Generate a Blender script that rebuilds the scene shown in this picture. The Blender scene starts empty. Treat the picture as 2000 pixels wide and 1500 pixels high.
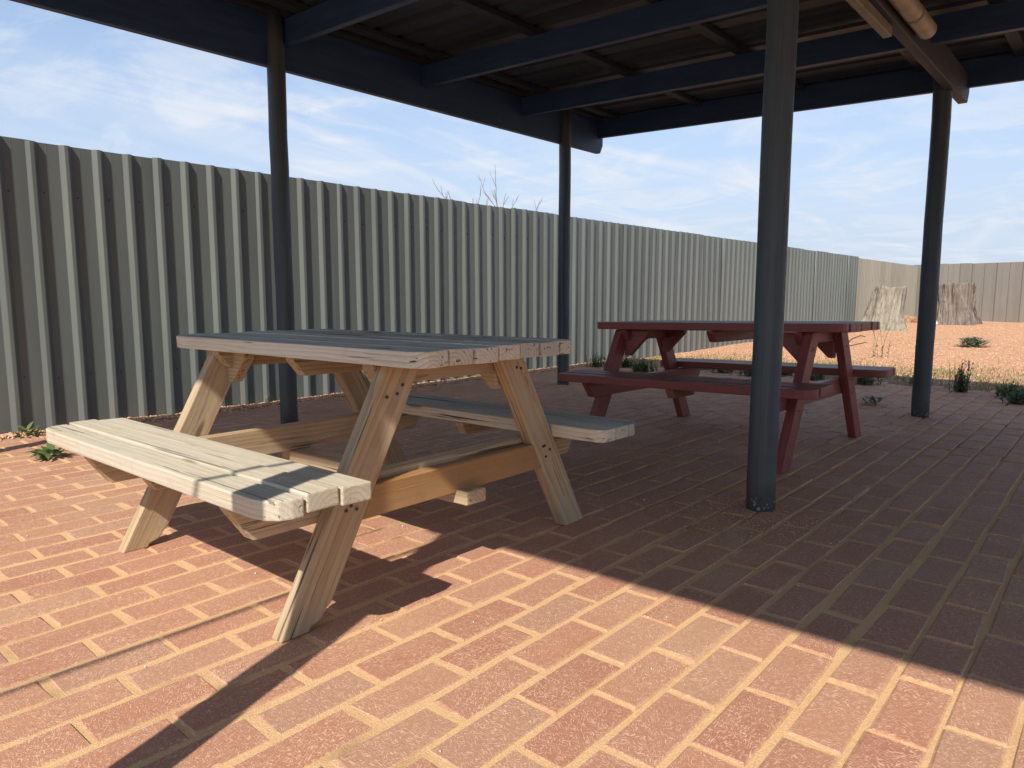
import bpy, bmesh, math, random
import numpy as np
from mathutils import Vector, Matrix, noise as mnoise

random.seed(7); np.random.seed(7)
S = bpy.context.scene
C = S.collection

# ------------------------------------------------------------------ camera, sky, sun, exposure
CAM_H = 0.83
cam_d = bpy.data.cameras.new('camera'); cam = bpy.data.objects.new('camera', cam_d); C.objects.link(cam)
cam.location = (0, 0, CAM_H)
cam.rotation_euler = (math.radians(90 - 7.049), 0, math.radians(41.084))
cam_d.sensor_width = 36; cam_d.sensor_fit = 'HORIZONTAL'; cam_d.lens = 36 * 1391 / 2000
cam_d.clip_start = 0.02; cam_d.clip_end = 3000
S.camera = cam

SUN_EL = math.radians(44.0)
SH = Vector((-0.352, 0.936, 0)).normalized()            # direction in which shadows fall on the ground
S.view_settings.view_transform = 'Standard'; S.view_settings.look = 'None'
S.view_settings.gamma = 1; S.view_settings.exposure = 1.54
S.view_settings.use_curve_mapping = False

def build_world():
    w = bpy.data.worlds.new('World'); S.world = w; w.use_nodes = True
    nt = w.node_tree; nt.nodes.clear(); N = nt.nodes.new; L = nt.links.new
    out = N('ShaderNodeOutputWorld'); bg = N('ShaderNodeBackground'); bg.inputs[1].default_value = 0.066
    sky = N('ShaderNodeTexSky'); sky.sky_type = 'NISHITA'; sky.sun_disc = False
    sky.sun_elevation = SUN_EL; sky.sun_rotation = math.atan2(-SH.x, -SH.y)
    sky.air_density = 1.0; sky.dust_density = 0.3; sky.ozone_density = 3.0
    # thin high cloud, laid out on a flat layer overhead
    tc = N('ShaderNodeTexCoord'); sep = N('ShaderNodeSeparateXYZ'); L(tc.outputs['Generated'], sep.inputs[0])
    mx = N('ShaderNodeMath'); mx.operation = 'MAXIMUM'; L(sep.outputs['Z'], mx.inputs[0]); mx.inputs[1].default_value = 0.0
    ad = N('ShaderNodeMath'); ad.operation = 'ADD'; L(mx.outputs[0], ad.inputs[0]); ad.inputs[1].default_value = 0.12
    dx = N('ShaderNodeMath'); dx.operation = 'DIVIDE'; L(sep.outputs['X'], dx.inputs[0]); L(ad.outputs[0], dx.inputs[1])
    dy = N('ShaderNodeMath'); dy.operation = 'DIVIDE'; L(sep.outputs['Y'], dy.inputs[0]); L(ad.outputs[0], dy.inputs[1])
    cb = N('ShaderNodeCombineXYZ'); L(dx.outputs[0], cb.inputs[0]); L(dy.outputs[0], cb.inputs[1])
    def layer(rot, sc, nscale, detail, rough, dist, lo, hi, loc=(0, 0, 0)):
        mp = N('ShaderNodeMapping'); mp.inputs['Rotation'].default_value = (0, 0, math.radians(rot))
        mp.inputs['Scale'].default_value = sc; mp.inputs['Location'].default_value = loc; L(cb.outputs[0], mp.inputs[0])
        n = N('ShaderNodeTexNoise'); n.inputs['Scale'].default_value = nscale; n.inputs['Detail'].default_value = detail
        n.inputs['Roughness'].default_value = rough; n.inputs['Distortion'].default_value = dist; L(mp.outputs[0], n.inputs['Vector'])
        r = N('ShaderNodeMapRange'); r.interpolation_type = 'SMOOTHSTEP'
        r.inputs['From Min'].default_value = lo; r.inputs['From Max'].default_value = hi; L(n.outputs['Fac'], r.inputs['Value'])
        return r.outputs[0]
    a = layer(0, (1.7, 0.5, 1), 1.0, 7, 0.58, 0.9, 0.46, 0.76)
    b = layer(20, (0.8, 1.1, 1), 2.0, 8, 0.62, 0.8, 0.45, 0.66, (3, 1, 0))
    cmb = N('ShaderNodeMath'); cmb.operation = 'MULTIPLY_ADD'; L(b, cmb.inputs[0]); cmb.inputs[1].default_value = 0.55
    L(a, cmb.inputs[2])
    cl = N('ShaderNodeMath'); cl.operation = 'MULTIPLY'; cl.use_clamp = True; L(cmb.outputs[0], cl.inputs[0]); cl.inputs[1].default_value = 0.88
    # thin even veil that thickens towards the horizon, where one looks through more of the layer
    hz = N('ShaderNodeMapRange'); hz.interpolation_type = 'SMOOTHSTEP'; hz.inputs['From Min'].default_value = 0.0; hz.inputs['From Max'].default_value = 0.55
    hz.inputs['To Min'].default_value = 0.93; hz.inputs['To Max'].default_value = 0.0; L(sep.outputs['Z'], hz.inputs['Value'])
    veil = N('ShaderNodeMix'); veil.data_type = 'RGBA'; L(hz.outputs[0], veil.inputs['Factor'])
    L(sky.outputs[0], veil.inputs['A']); veil.inputs['B'].default_value = (2.95, 3.4, 4.25, 1)
    mix = N('ShaderNodeMix'); mix.data_type = 'RGBA'; L(cl.outputs[0], mix.inputs['Factor'])
    L(veil.outputs['Result'], mix.inputs['A']); mix.inputs['B'].default_value = (4.3, 4.5, 4.9, 1)
    L(mix.outputs['Result'], bg.inputs[0]); L(bg.outputs[0], out.inputs[0])
build_world()

sun_d = bpy.data.lights.new('sun', 'SUN'); sun = bpy.data.objects.new('sun', sun_d); C.objects.link(sun)
sun_d.energy = 2.0; sun_d.angle = math.radians(0.55); sun_d.color = (1.0, 0.93, 0.82)
trav = Vector((SH.x, SH.y, -math.tan(SUN_EL))).normalized()
sun.rotation_euler = trav.to_track_quat('-Z', 'Y').to_euler(); sun.location = (3, -8, 9)

# ------------------------------------------------------------------ helpers
def tag(o, label=None, cat=None, group=None, kind=None):
    if label: o['label'] = label
    if cat: o['category'] = cat
    if group: o['group'] = group
    if kind: o['kind'] = kind
    return o

def link(name, data, parent=None, M=None):
    o = bpy.data.objects.new(name, data); C.objects.link(o)
    if parent is not None: o.parent = parent
    if M is not None: o.matrix_local = M
    return o

def pydata(name, v, f, mat=None, smooth=False):
    me = bpy.data.meshes.new(name); me.from_pydata([tuple(p) for p in v], [], f)
    if mat: me.materials.append(mat)
    if smooth: me.polygons.foreach_set('use_smooth', [True] * len(me.polygons))
    me.update(); return me

def prism_mesh(name, outline, t, mat, bevel=0.004, seg=1, axis='Z', jitter=0.0):
    """outline (2D) extruded by t, centred; axis Z: outline is XY, axis Y: outline is XZ"""
    bm = bmesh.new(); n = len(outline)
    def P(a, b, c): return (a, b, c) if axis == 'Z' else (a, c, b)
    lo = [bm.verts.new(P(a, b, -t / 2)) for a, b in outline]; hi = [bm.verts.new(P(a, b, t / 2)) for a, b in outline]
    bm.faces.new(lo[::-1]); bm.faces.new(hi)
    for i in range(n): bm.faces.new((lo[i], lo[(i + 1) % n], hi[(i + 1) % n], hi[i]))
    bmesh.ops.recalc_face_normals(bm, faces=bm.faces)
    if bevel: bmesh.ops.bevel(bm, geom=list(bm.edges), offset=bevel, segments=seg, profile=0.6, affect='EDGES', clamp_overlap=True)
    if jitter:
        for v in bm.verts: v.co += Vector((random.uniform(-1, 1), random.uniform(-1, 1), random.uniform(-1, 1))) * jitter
    me = bpy.data.meshes.new(name); bm.to_mesh(me); bm.free(); me.materials.append(mat); return me

def rect(L, W): return [(-L / 2, -W / 2), (L / 2, -W / 2), (L / 2, W / 2), (-L / 2, W / 2)]

def frame(ex, ey, ez, o):
    M = Matrix.Identity(4)
    for i, e in enumerate((ex, ey, ez)):
        for r in range(3): M[r][i] = e[r]
    for r in range(3): M[r][3] = o[r]
    return M

def tube(path, rad, nseg=8, cap=True):
    """verts, faces of a tube along a list of points, radius a number or a list"""
    v, f = [], []; n = len(path); prev = None
    for i, p in enumerate(path):
        p = Vector(p); a = Vector(path[max(i - 1, 0)]); b = Vector(path[min(i + 1, n - 1)])
        d = (b - a).normalized(); u = Vector((0, 0, 1)).cross(d) if prev is None else prev - d * prev.dot(d)
        if u.length < 1e-4: u = Vector((1, 0, 0)) - d * d.x
        u.normalize(); prev = u; w = d.cross(u); r = rad[i] if isinstance(rad, (list, tuple)) else rad
        for k in range(nseg):
            t = 2 * math.pi * k / nseg; v.append(p + (u * math.cos(t) + w * math.sin(t)) * r)
    for i in range(n - 1):
        for k in range(nseg):
            k2 = (k + 1) % nseg; f.append((i * nseg + k, i * nseg + k2, (i + 1) * nseg + k2, (i + 1) * nseg + k))
    if cap: f.append(tuple(range(nseg))[::-1]); f.append(tuple(range((n - 1) * nseg, n * nseg)))
    return v, f

class NT:
    """small node helper"""
    def __init__(s, name):
        s.m = bpy.data.materials.new(name); s.m.use_nodes = True; s.t = s.m.node_tree
        s.b = s.t.nodes['Principled BSDF']
    def n(s, typ, **k):
        nd = s.t.nodes.new('ShaderNode' + typ)
        for a, v in k.items():
            if a.startswith('i_'): nd.inputs[a[2:].replace('_', ' ')].default_value = v
            else: setattr(nd, a, v)
        return nd
    def l(s, a, b): s.t.links.new(a, b)
    def math(s, op, a, b=None, c=None, clamp=False):
        nd = s.n('Math', operation=op, use_clamp=clamp)
        for i, x in enumerate((a, b, c)):
            if x is None: continue
            if isinstance(x, (int, float)): nd.inputs[i].default_value = x
            else: s.l(x, nd.inputs[i])
        return nd.outputs[0]
    def vmath(s, op, a, b=None):
        nd = s.n('VectorMath', operation=op)
        for i, x in enumerate((a, b)):
            if x is None: continue
            if isinstance(x, tuple): nd.inputs[i].default_value = x
            else: s.l(x, nd.inputs[i])
        return nd.outputs['Value'] if op in ('LENGTH', 'DOT_PRODUCT') else nd.outputs[0]
    def noise(s, vec, scale, detail=4, rough=0.55, dist=0.0):
        nd = s.n('TexNoise'); nd.inputs['Scale'].default_value = scale; nd.inputs['Detail'].default_value = detail
        nd.inputs['Roughness'].default_value = rough; nd.inputs['Distortion'].default_value = dist
        if vec is not None: s.l(vec, nd.inputs['Vector'])
        return nd.outputs['Fac']
    def rng(s, x, a, b, c=0.0, d=1.0, smooth=True):
        nd = s.n('MapRange'); nd.interpolation_type = 'SMOOTHSTEP' if smooth else 'LINEAR'
        for k, v in zip(('From Min', 'From Max', 'To Min', 'To Max'), (a, b, c, d)): nd.inputs[k].default_value = v
        s.l(x, nd.inputs['Value']); return nd.outputs[0]
    def mix(s, f, a, b, blend='MIX'):
        nd = s.n('Mix', data_type='RGBA', blend_type=blend)
        for key, x in (('Factor', f), ('A', a), ('B', b)):
            if isinstance(x, (int, float)): nd.inputs[key].default_value = x
            elif isinstance(x, tuple): nd.inputs[key].default_value = x if len(x) == 4 else (*x, 1)
            else: s.l(x, nd.inputs[key])
        return nd.outputs['Result']
    def ramp(s, x, stops, interp='LINEAR'):
        nd = s.n('ValToRGB'); e = nd.color_ramp.elements; nd.color_ramp.interpolation = interp
        while len(e) < len(stops): e.new(0.5)
        for el, (p, c) in zip(e, stops): el.position = p; el.color = (*c, 1)
        s.l(x, nd.inputs[0]); return nd.outputs[0]
    def scale(s, v, sc):
        return s.vmath('MULTIPLY', v, sc)
    def bump(s, h, strength=0.3, dist=0.01, normal=None):
        nd = s.n('Bump'); nd.inputs['Strength'].default_value = strength; nd.inputs['Distance'].default_value = dist
        s.l(h, nd.inputs['Height'])
        if normal is not None: s.l(normal, nd.inputs['Normal'])
        return nd.outputs[0]
    def out(s, col=None, rough=None, normal=None, spec=None, metal=None):
        for key, x in (('Base Color', col), ('Roughness', rough), ('Normal', normal), ('Specular IOR Level', spec), ('Metallic', metal)):
            if x is None: continue
            if isinstance(x, (int, float)): s.b.inputs[key].default_value = x
            elif isinstance(x, tuple): s.b.inputs[key].default_value = (*x, 1)
            else: s.l(x, s.b.inputs[key])
        return s.m

# ------------------------------------------------------------------ materials
def wood_mat(name, early, late, grey, grey_amt, ring=0.011, ring_amt=0.75, rough=0.72, crack=0.75, spec=0.25):
    """sawn timber: growth rings round a pith that runs along the board's own X axis"""
    k = NT(name); tc = k.n('TexCoord'); oi = k.n('ObjectInfo')
    rnd = oi.outputs['Random']
    off = k.n('CombineXYZ'); k.l(k.math('MULTIPLY', rnd, 37.0), off.inputs[0])
    k.l(k.math('MULTIPLY', rnd, 0.0), off.inputs[1])
    p = k.vmath('ADD', tc.outputs['Object'], off.outputs[0])
    warp = k.noise(k.scale(p, (1.3, 5, 5)), 1.0, 3)
    warp2 = k.noise(k.scale(p, (4, 14, 14)), 1.0, 2)
    sep = k.n('SeparateXYZ'); k.l(p, sep.inputs[0])
    r2 = k.math('FRACT', k.math('MULTIPLY', rnd, 17.31))
    y = k.math('ADD', k.math('ADD', sep.outputs[1], k.math('MULTIPLY', k.math('SUBTRACT', rnd, 0.5), 0.07)),
               k.math('MULTIPLY', k.math('SUBTRACT', warp, 0.5), 0.055))
    z = k.math('ADD', k.math('ADD', sep.outputs[2], k.math('ADD', k.math('MULTIPLY', r2, 0.03), 0.012)),
               k.math('MULTIPLY', k.math('SUBTRACT', warp2, 0.5), 0.008))
    dist = k.math('SQRT', k.math('ADD', k.math('MULTIPLY', y, y), k.math('MULTIPLY', z, z)))
    saw = k.math('FRACT', k.math('DIVIDE', dist, ring))
    rstr = k.rng(k.noise(k.scale(p, (1.1, 7, 7)), 1.0, 2), 0.3, 0.7, 0.35, 1.0)
    ringv = k.math('MULTIPLY', k.math('MULTIPLY', k.math('POWER', saw, 2.2), ring_amt), rstr)
    fib = k.noise(k.scale(p, (7, 420, 420)), 1.0, 4, 0.65)
    col = k.mix(ringv, early, late)
    col = k.mix(k.rng(fib, 0.35, 0.7, 0.0, 0.35), col, tuple(c * 0.6 for c in late))
    gm = k.noise(k.scale(p, (2.2, 9, 9)), 1.0, 4)
    col = k.mix(k.math('MULTIPLY', k.rng(gm, 0.3, 0.62), grey_amt), col, grey)
    cr = k.noise(k.scale(p, (1.6, 75, 75)), 1.0, 3, 0.6, 0.3)
    crm = k.math('MULTIPLY', k.rng(cr, 0.625, 0.675), crack)
    col = k.mix(crm, col, tuple(c * 0.22 for c in late))
    vo = k.n('TexVoronoi'); vo.inputs['Scale'].default_value = 1.0; k.l(k.scale(p, (1.7, 8.5, 8.5)), vo.inputs['Vector'])
    col = k.mix(k.rng(vo.outputs['Distance'], 0.05, 0.12, 0.75, 0.0), col, tuple(c * 0.45 for c in late))
    dirt = k.noise(p, 16.0, 5, 0.65)
    col = k.mix(k.rng(dirt, 0.55, 0.8, 0, 0.35), col, tuple(c * 0.45 for c in grey))
    val = k.n('HueSaturation'); k.l(col, val.inputs['Color'])
    k.l(k.math('ADD', k.math('MULTIPLY', r2, 0.24), 0.88), val.inputs['Value'])
    h = k.math('ADD', k.math('MULTIPLY', saw, 0.5), k.math('MULTIPLY', fib, 0.7))
    h = k.math('SUBTRACT', h, k.math('MULTIPLY', crm, 3.0))
    return k.out(val.outputs[0], rough, k.bump(h, 0.75, 0.0025), spec)

M_PALE = wood_mat('pale_weathered_wood', (0.60, 0.535, 0.41), (0.33, 0.255, 0.165), (0.55, 0.51, 0.43), 0.5, ring=0.0125, ring_amt=0.95, crack=0.6)
M_GREY = wood_mat('grey_weathered_wood', (0.66, 0.60, 0.47), (0.27, 0.225, 0.165), (0.62, 0.585, 0.51), 0.6, ring_amt=1.0, rough=0.78, crack=0.95, spec=0.18)
M_TAN = wood_mat('tan_weathered_wood', (0.50, 0.36, 0.205), (0.20, 0.12, 0.058), (0.45, 0.375, 0.275), 0.45, ring=0.013, ring_amt=1.0)
M_ORANGE = wood_mat('orange_stained_wood', (0.37, 0.20, 0.08), (0.29, 0.14, 0.05), (0.37, 0.23, 0.115), 0.6, ring_amt=0.35, rough=0.5, crack=0.2)

def paint_mat(name, c, wear, wear_amt, rough=0.5, spec=0.4, streak=(3, 3, 0.5), bump=0.12, top_sheen_dust=None):
    k = NT(name); tc = k.n('TexCoord'); oi = k.n('ObjectInfo')
    off = k.n('CombineXYZ'); k.l(k.math('MULTIPLY', oi.outputs['Random'], 23.0), off.inputs[0])
    p = k.vmath('ADD', tc.outputs['Object'], off.outputs[0])
    n1 = k.noise(k.scale(p, streak), 4.0, 6, 0.6); n2 = k.noise(p, 38.0, 5, 0.7)
    col = k.mix(k.rng(n1, 0.3, 0.75, 0, 0.6), tuple(x * 0.8 for x in c), tuple(min(1, x * 1.3) for x in c))
    col = k.mix(k.math('MULTIPLY', k.rng(n2, 0.62, 0.72), wear_amt), col, wear)
    if top_sheen_dust:  # upward faces paler: sky reflection put into the colour, along with dust
        g = k.n('NewGeometry'); sp = k.n('SeparateXYZ'); k.l(g.outputs['Normal'], sp.inputs[0])
        dn = k.noise(p, 7.0, 5, 0.6)
        col = k.mix(k.math('MULTIPLY', k.rng(sp.outputs[2], 0.5, 0.95), k.rng(dn, 0.25, 0.75, 0.15, 0.7)), col, top_sheen_dust)
    rg = k.rng(n1, 0.2, 0.8, rough - 0.08, rough + 0.12)
    h = k.math('ADD', k.math('MULTIPLY', n2, 0.5), k.noise(k.scale(p, (4, 160, 160)), 1.0, 3))
    return k.out(col, rg, k.bump(h, bump, 0.002), spec)

M_RED = paint_mat('red_table_paint', (0.25, 0.066, 0.056), (0.42, 0.25, 0.20), 0.5, 0.46, 0.45, (1, 12, 12), 0.35, (0.25, 0.155, 0.145))
M_REDTOP = M_RED
M_CLEATBROWN = wood_mat('bare_brown_wood', (0.30, 0.15, 0.075), (0.2, 0.09, 0.045), (0.26, 0.13, 0.075), 0.4, ring_amt=0.5)
M_BEAM = paint_mat('slate_paint_hazed', (0.028, 0.066, 0.150), (0.10, 0.11, 0.12), 0.2, 0.5, 0.35, (1, 8, 8), 0.12)  # dark slate, with the blue of lens haze put into the colour
M_BEAM2 = paint_mat('dusty_slate_paint', (0.060, 0.066, 0.082), (0.10, 0.095, 0.09), 0.4, 0.6, 0.3, (1, 8, 8), 0.15)
M_BATTEN = paint_mat('batten_paint', (0.030, 0.036, 0.050), (0.05, 0.05, 0.05), 0.4, 0.6, 0.3, (1, 8, 8), 0.12)

def post_mat():
    k = NT('post_paint'); tc = k.n('TexCoord'); oi = k.n('ObjectInfo'); p0 = tc.outputs['Object']
    off = k.n('CombineXYZ'); k.l(k.math('MULTIPLY', oi.outputs['Random'], 11.0), off.inputs[0])
    p = k.vmath('ADD', p0, off.outputs[0])
    st = k.noise(k.scale(p, (30, 30, 0.9)), 1.0, 5, 0.6); n2 = k.noise(p, 30, 5, 0.7)
    col = k.mix(k.rng(st, 0.3, 0.75), (0.044, 0.062, 0.070), (0.074, 0.098, 0.110))
    cr = k.noise(k.scale(p, (26, 26, 0.35)), 1.0, 2)
    crm = k.rng(cr, 0.655, 0.675)
    col = k.mix(k.math('MULTIPLY', crm, 0.8), col, (0.012, 0.013, 0.013))
    sp = k.n('SeparateXYZ'); k.l(p0, sp.inputs[0])
    low = k.math('SUBTRACT', 1.0, k.rng(sp.outputs[2], 0.0, 0.45))
    col = k.mix(k.math('MULTIPLY', low, k.rng(n2, 0.4, 0.7, 0.1, 0.75)), col, (0.13, 0.095, 0.07))
    vlow = k.math('SUBTRACT', 1.0, k.rng(sp.outputs[2], 0.01, 0.075))
    col = k.mix(k.math('MULTIPLY', vlow, k.rng(k.noise(p, 70, 3), 0.58, 0.64)), col, (0.45, 0.43, 0.40))
    h = k.math('SUBTRACT', k.math('ADD', st, k.math('MULTIPLY', n2, 0.3)), k.math('MULTIPLY', crm, 1.5))
    return k.out(col, k.rng(n2, 0.3, 0.7, 0.42, 0.6), k.bump(h, 0.35, 0.004), 0.4)
M_POST = post_mat()

def metal_mat(name, c, dust, rough=0.42, spec=0.45):
    k = NT(name); g = k.n('NewGeometry'); p = g.outputs['Position']; rv = k.n('ObjectInfo').outputs['Random']
    n1 = k.noise(k.scale(p, (6, 6, 0.5)), 1.0, 5, 0.6); n2 = k.noise(p, 90, 4, 0.7)
    col = k.mix(k.rng(n1, 0.3, 0.75), tuple(x * 0.9 for x in c), tuple(x * 1.1 for x in c))
    sp = k.n('SeparateXYZ'); k.l(p, sp.inputs[0])
    low = k.math('SUBTRACT', 1.0, k.rng(sp.outputs[2], 0.02, 0.42))
    splash = k.noise(k.scale(p, (9, 9, 4)), 1.0, 5, 0.65)
    col = k.mix(k.math('MULTIPLY', low, k.rng(splash, 0.35, 0.75, 0.0, 0.55)), col, dust)
    col = k.mix(k.rng(n2, 0.70, 0.76, 0, 0.5), col, tuple(x * 1.7 for x in c))
    hs = k.n('HueSaturation'); k.l(col, hs.inputs['Color']); k.l(k.math('ADD', k.math('MULTIPLY', rv, 0.16), 0.92), hs.inputs['Value'])
    smear = k.noise(k.scale(p, (14, 14, 0.8)), 1.0, 4, 0.6)
    col = k.mix(k.rng(smear, 0.58, 0.78, 0, 0.28), hs.outputs[0], dust)
    wob = k.noise(k.scale(p, (3, 3, 1.2)), 1.0, 2)
    return k.out(col, k.rng(n1, 0.2, 0.8, rough - 0.06, rough + 0.12), k.bump(wob, 0.05, 0.02), spec)
M_FENCE = metal_mat('fence_paint', (0.125, 0.142, 0.136), (0.18, 0.155, 0.13))
M_FENCE2 = metal_mat('fence_paint_brown', (0.25, 0.235, 0.195), (0.30, 0.19, 0.12), 0.5)
M_FENCE3 = metal_mat('fence_paint_taupe', (0.19, 0.175, 0.152), (0.30, 0.19, 0.12), 0.55)
M_ROOF = metal_mat('roof_sheet_underside', (0.026, 0.034, 0.050), (0.028, 0.034, 0.044), 0.5, 0.35)

def simple(name, c, rough=0.6, spec=0.3, var=0.25, sc=40, bump=0.2, bd=0.003):
    k = NT(name); g = k.n('NewGeometry'); n1 = k.noise(g.outputs['Position'], sc, 5, 0.65)
    col = k.mix(k.rng(n1, 0.3, 0.7), tuple(x * (1 - var) for x in c), tuple(min(1, x * (1 + var)) for x in c))
    return k.out(col, rough, k.bump(n1, bump, bd), spec)
M_CREAM = simple('aged_cream_plastic', (0.34, 0.285, 0.20), 0.45, 0.45, 0.16, 14, 0.05)
M_CREAM2 = simple('aged_cream_metal', (0.22, 0.195, 0.16), 0.5, 0.4, 0.25, 20, 0.08)
M_SCREW = simple('dark_screw', (0.05, 0.03, 0.025), 0.5, 0.5)
M_CABLE = simple('black_cable', (0.02, 0.02, 0.02), 0.5, 0.4)
M_BARK = simple('dead_twig_bark', (0.20, 0.175, 0.165), 0.85, 0.2, 0.3, 30)

def leaf_mat(name, a, b):
    k = NT(name); g = k.n('NewGeometry'); n = k.noise(g.outputs['Position'], 60, 3); r = g.outputs['Random Per Island']
    col = k.mix(k.math('ADD', k.math('MULTIPLY', n, 0.4), k.math('MULTIPLY', r, 0.6)), a, b)
    k.b.inputs['Subsurface Weight'].default_value = 0.0
    k.out(col, 0.55, None, 0.35)
    tr = k.n('BsdfTranslucent'); k.l(col, tr.inputs[0]); ms = k.n('MixShader'); ms.inputs[0].default_value = 0.3
    o = k.t.nodes['Material Output']; k.l(k.b.outputs[0], ms.inputs[1]); k.l(tr.outputs[0], ms.inputs[2]); k.l(ms.outputs[0], o.inputs[0])
    return k.m
M_LEAF = leaf_mat('weed_leaf', (0.07, 0.12, 0.04), (0.18, 0.25, 0.09))
M_LEAF2 = leaf_mat('grey_green_leaf', (0.12, 0.15, 0.085), (0.25, 0.29, 0.17))
M_GRASS = leaf_mat('grass_blade', (0.10, 0.15, 0.035), (0.27, 0.27, 0.10))
M_DRY = leaf_mat('dry_stalk', (0.14, 0.10, 0.06), (0.30, 0.22, 0.13))

SAND = (0.68, 0.44, 0.24)
def sand_mat():
    k = NT('joint_sand'); g = k.n('NewGeometry'); p = g.outputs['Position']
    n1 = k.noise(p, 1.1, 4, 0.6); n2 = k.noise(p, 300, 3, 0.7); n3 = k.noise(p, 14, 5, 0.65)
    col = k.mix(k.rng(n2, 0.3, 0.7), tuple(x * 0.78 for x in SAND), tuple(min(1, x * 1.15) for x in SAND))
    dark = k.math('MULTIPLY', k.rng(n1, 0.55, 0.70), k.rng(n3, 0.35, 0.6, 0.2, 0.8))
    col = k.mix(dark, col, (0.13, 0.075, 0.04))
    return k.out(col, 0.95, k.bump(n2, 0.6, 0.004), 0.1)
M_SAND = sand_mat()

def brick_mat(name, attr):
    k = NT(name); g = k.n('NewGeometry'); p = g.outputs['Position']
    if attr:
        at = k.n('Attribute', attribute_name='tint'); r = at.outputs['Fac']
    else: r = k.n('ObjectInfo').outputs['Random']
    base = k.ramp(r, [(0.0, (0.37, 0.155, 0.10)), (0.25, (0.44, 0.20, 0.124)), (0.5, (0.405, 0.195, 0.126)),
                      (0.72, (0.455, 0.225, 0.140)), (0.88, (0.40, 0.22, 0.146)), (1.0, (0.46, 0.255, 0.16))])
    r2 = k.math('FRACT', k.math('MULTIPLY', r, 71.7))
    n1 = k.noise(p, 9, 3, 0.6)
    col = k.mix(k.rng(n1, 0.3, 0.7, 0.0, 0.55), base, (0.40, 0.21, 0.140))
    # short straw-like scratches in two crossing directions
    ang = k.math('MULTIPLY', k.math('SUBTRACT', r2, 0.5), 1.6)
    rot = k.n('VectorRotate', rotation_type='Z_AXIS'); k.l(p, rot.inputs['Vector']); k.l(k.math('ADD', ang, 0.6), rot.inputs['Angle'])
    wv = k.n('TexNoise'); wv.inputs['Scale'].default_value = 26; wv.inputs['Detail'].default_value = 2; k.l(p, wv.inputs['Vector'])
    wsc = k.vmath('MULTIPLY', wv.outputs['Color'], (0.03, 0.03, 0))
    v1 = k.scale(k.vmath('ADD', rot.outputs[0], wsc), (70, 420, 1)); s1 = k.noise(v1, 1.0, 2, 0.5)
    rot2 = k.n('VectorRotate', rotation_type='Z_AXIS'); k.l(p, rot2.inputs['Vector']); k.l(k.math('ADD', ang, -0.75), rot2.inputs['Angle'])
    v2 = k.scale(k.vmath('ADD', rot2.outputs[0], wsc), (60, 360, 1)); s2 = k.noise(v2, 1.0, 2, 0.5)
    fl = k.math('MAXIMUM', k.rng(s1, 0.55, 0.66), k.rng(s2, 0.57, 0.68))
    spk = k.noise(p, 330, 2, 0.6)
    fl = k.math('MAXIMUM', fl, k.rng(spk, 0.63, 0.72))
    flamt = k.rng(k.noise(p, 6, 3), 0.3, 0.7, 0.45, 0.92)
    col = k.mix(k.math('MULTIPLY', fl, flamt), col, (0.74, 0.50, 0.36))
    dk = k.rng(k.noise(p, 210, 3, 0.7), 0.30, 0.42, 0.5, 0.0)
    col = k.mix(dk, col, (0.13, 0.055, 0.04))
    # sand carried over the arrises and lying in drifts
    uv = k.n('UVMap', uv_map='UVMap'); su = k.n('SeparateXYZ'); k.l(uv.outputs[0], su.inputs[0])
    ex = k.math('MULTIPLY', k.math('SUBTRACT', 1.0, k.math('ABSOLUTE', su.outputs[0])), 0.119)
    ey = k.math('MULTIPLY', k.math('SUBTRACT', 1.0, k.math('ABSOLUTE', su.outputs[1])), 0.053)
    ed = k.math('MINIMUM', ex, ey)
    en = k.noise(p, 45, 3, 0.7)
    edge = k.math('MULTIPLY', k.rng(k.math('ADD', ed, k.math('MULTIPLY', en, 0.013)), 0.0045, 0.0125, 1.0, 0.0), 0.75)
    dr = k.noise(p, 1.6, 4, 0.62)
    drift = k.math('MULTIPLY', k.rng(dr, 0.46, 0.75, 0.05, 0.38), k.rng(en, 0.3, 0.65, 0.35, 1.0))
    sand = k.math('MAXIMUM', edge, drift, clamp=True)
    col = k.mix(sand, col, tuple(x * 0.86 for x in SAND))
    h = k.math('ADD', spk, k.math('MULTIPLY', n1, 1.2))
    return k.out(col, k.rng(n1, 0.3, 0.7, 0.68, 0.85), k.bump(h, 0.55, 0.003), 0.28)
M_BRICK = brick_mat('clay_paver', False); M_BRICKF = brick_mat('clay_paver_field', True)

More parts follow.
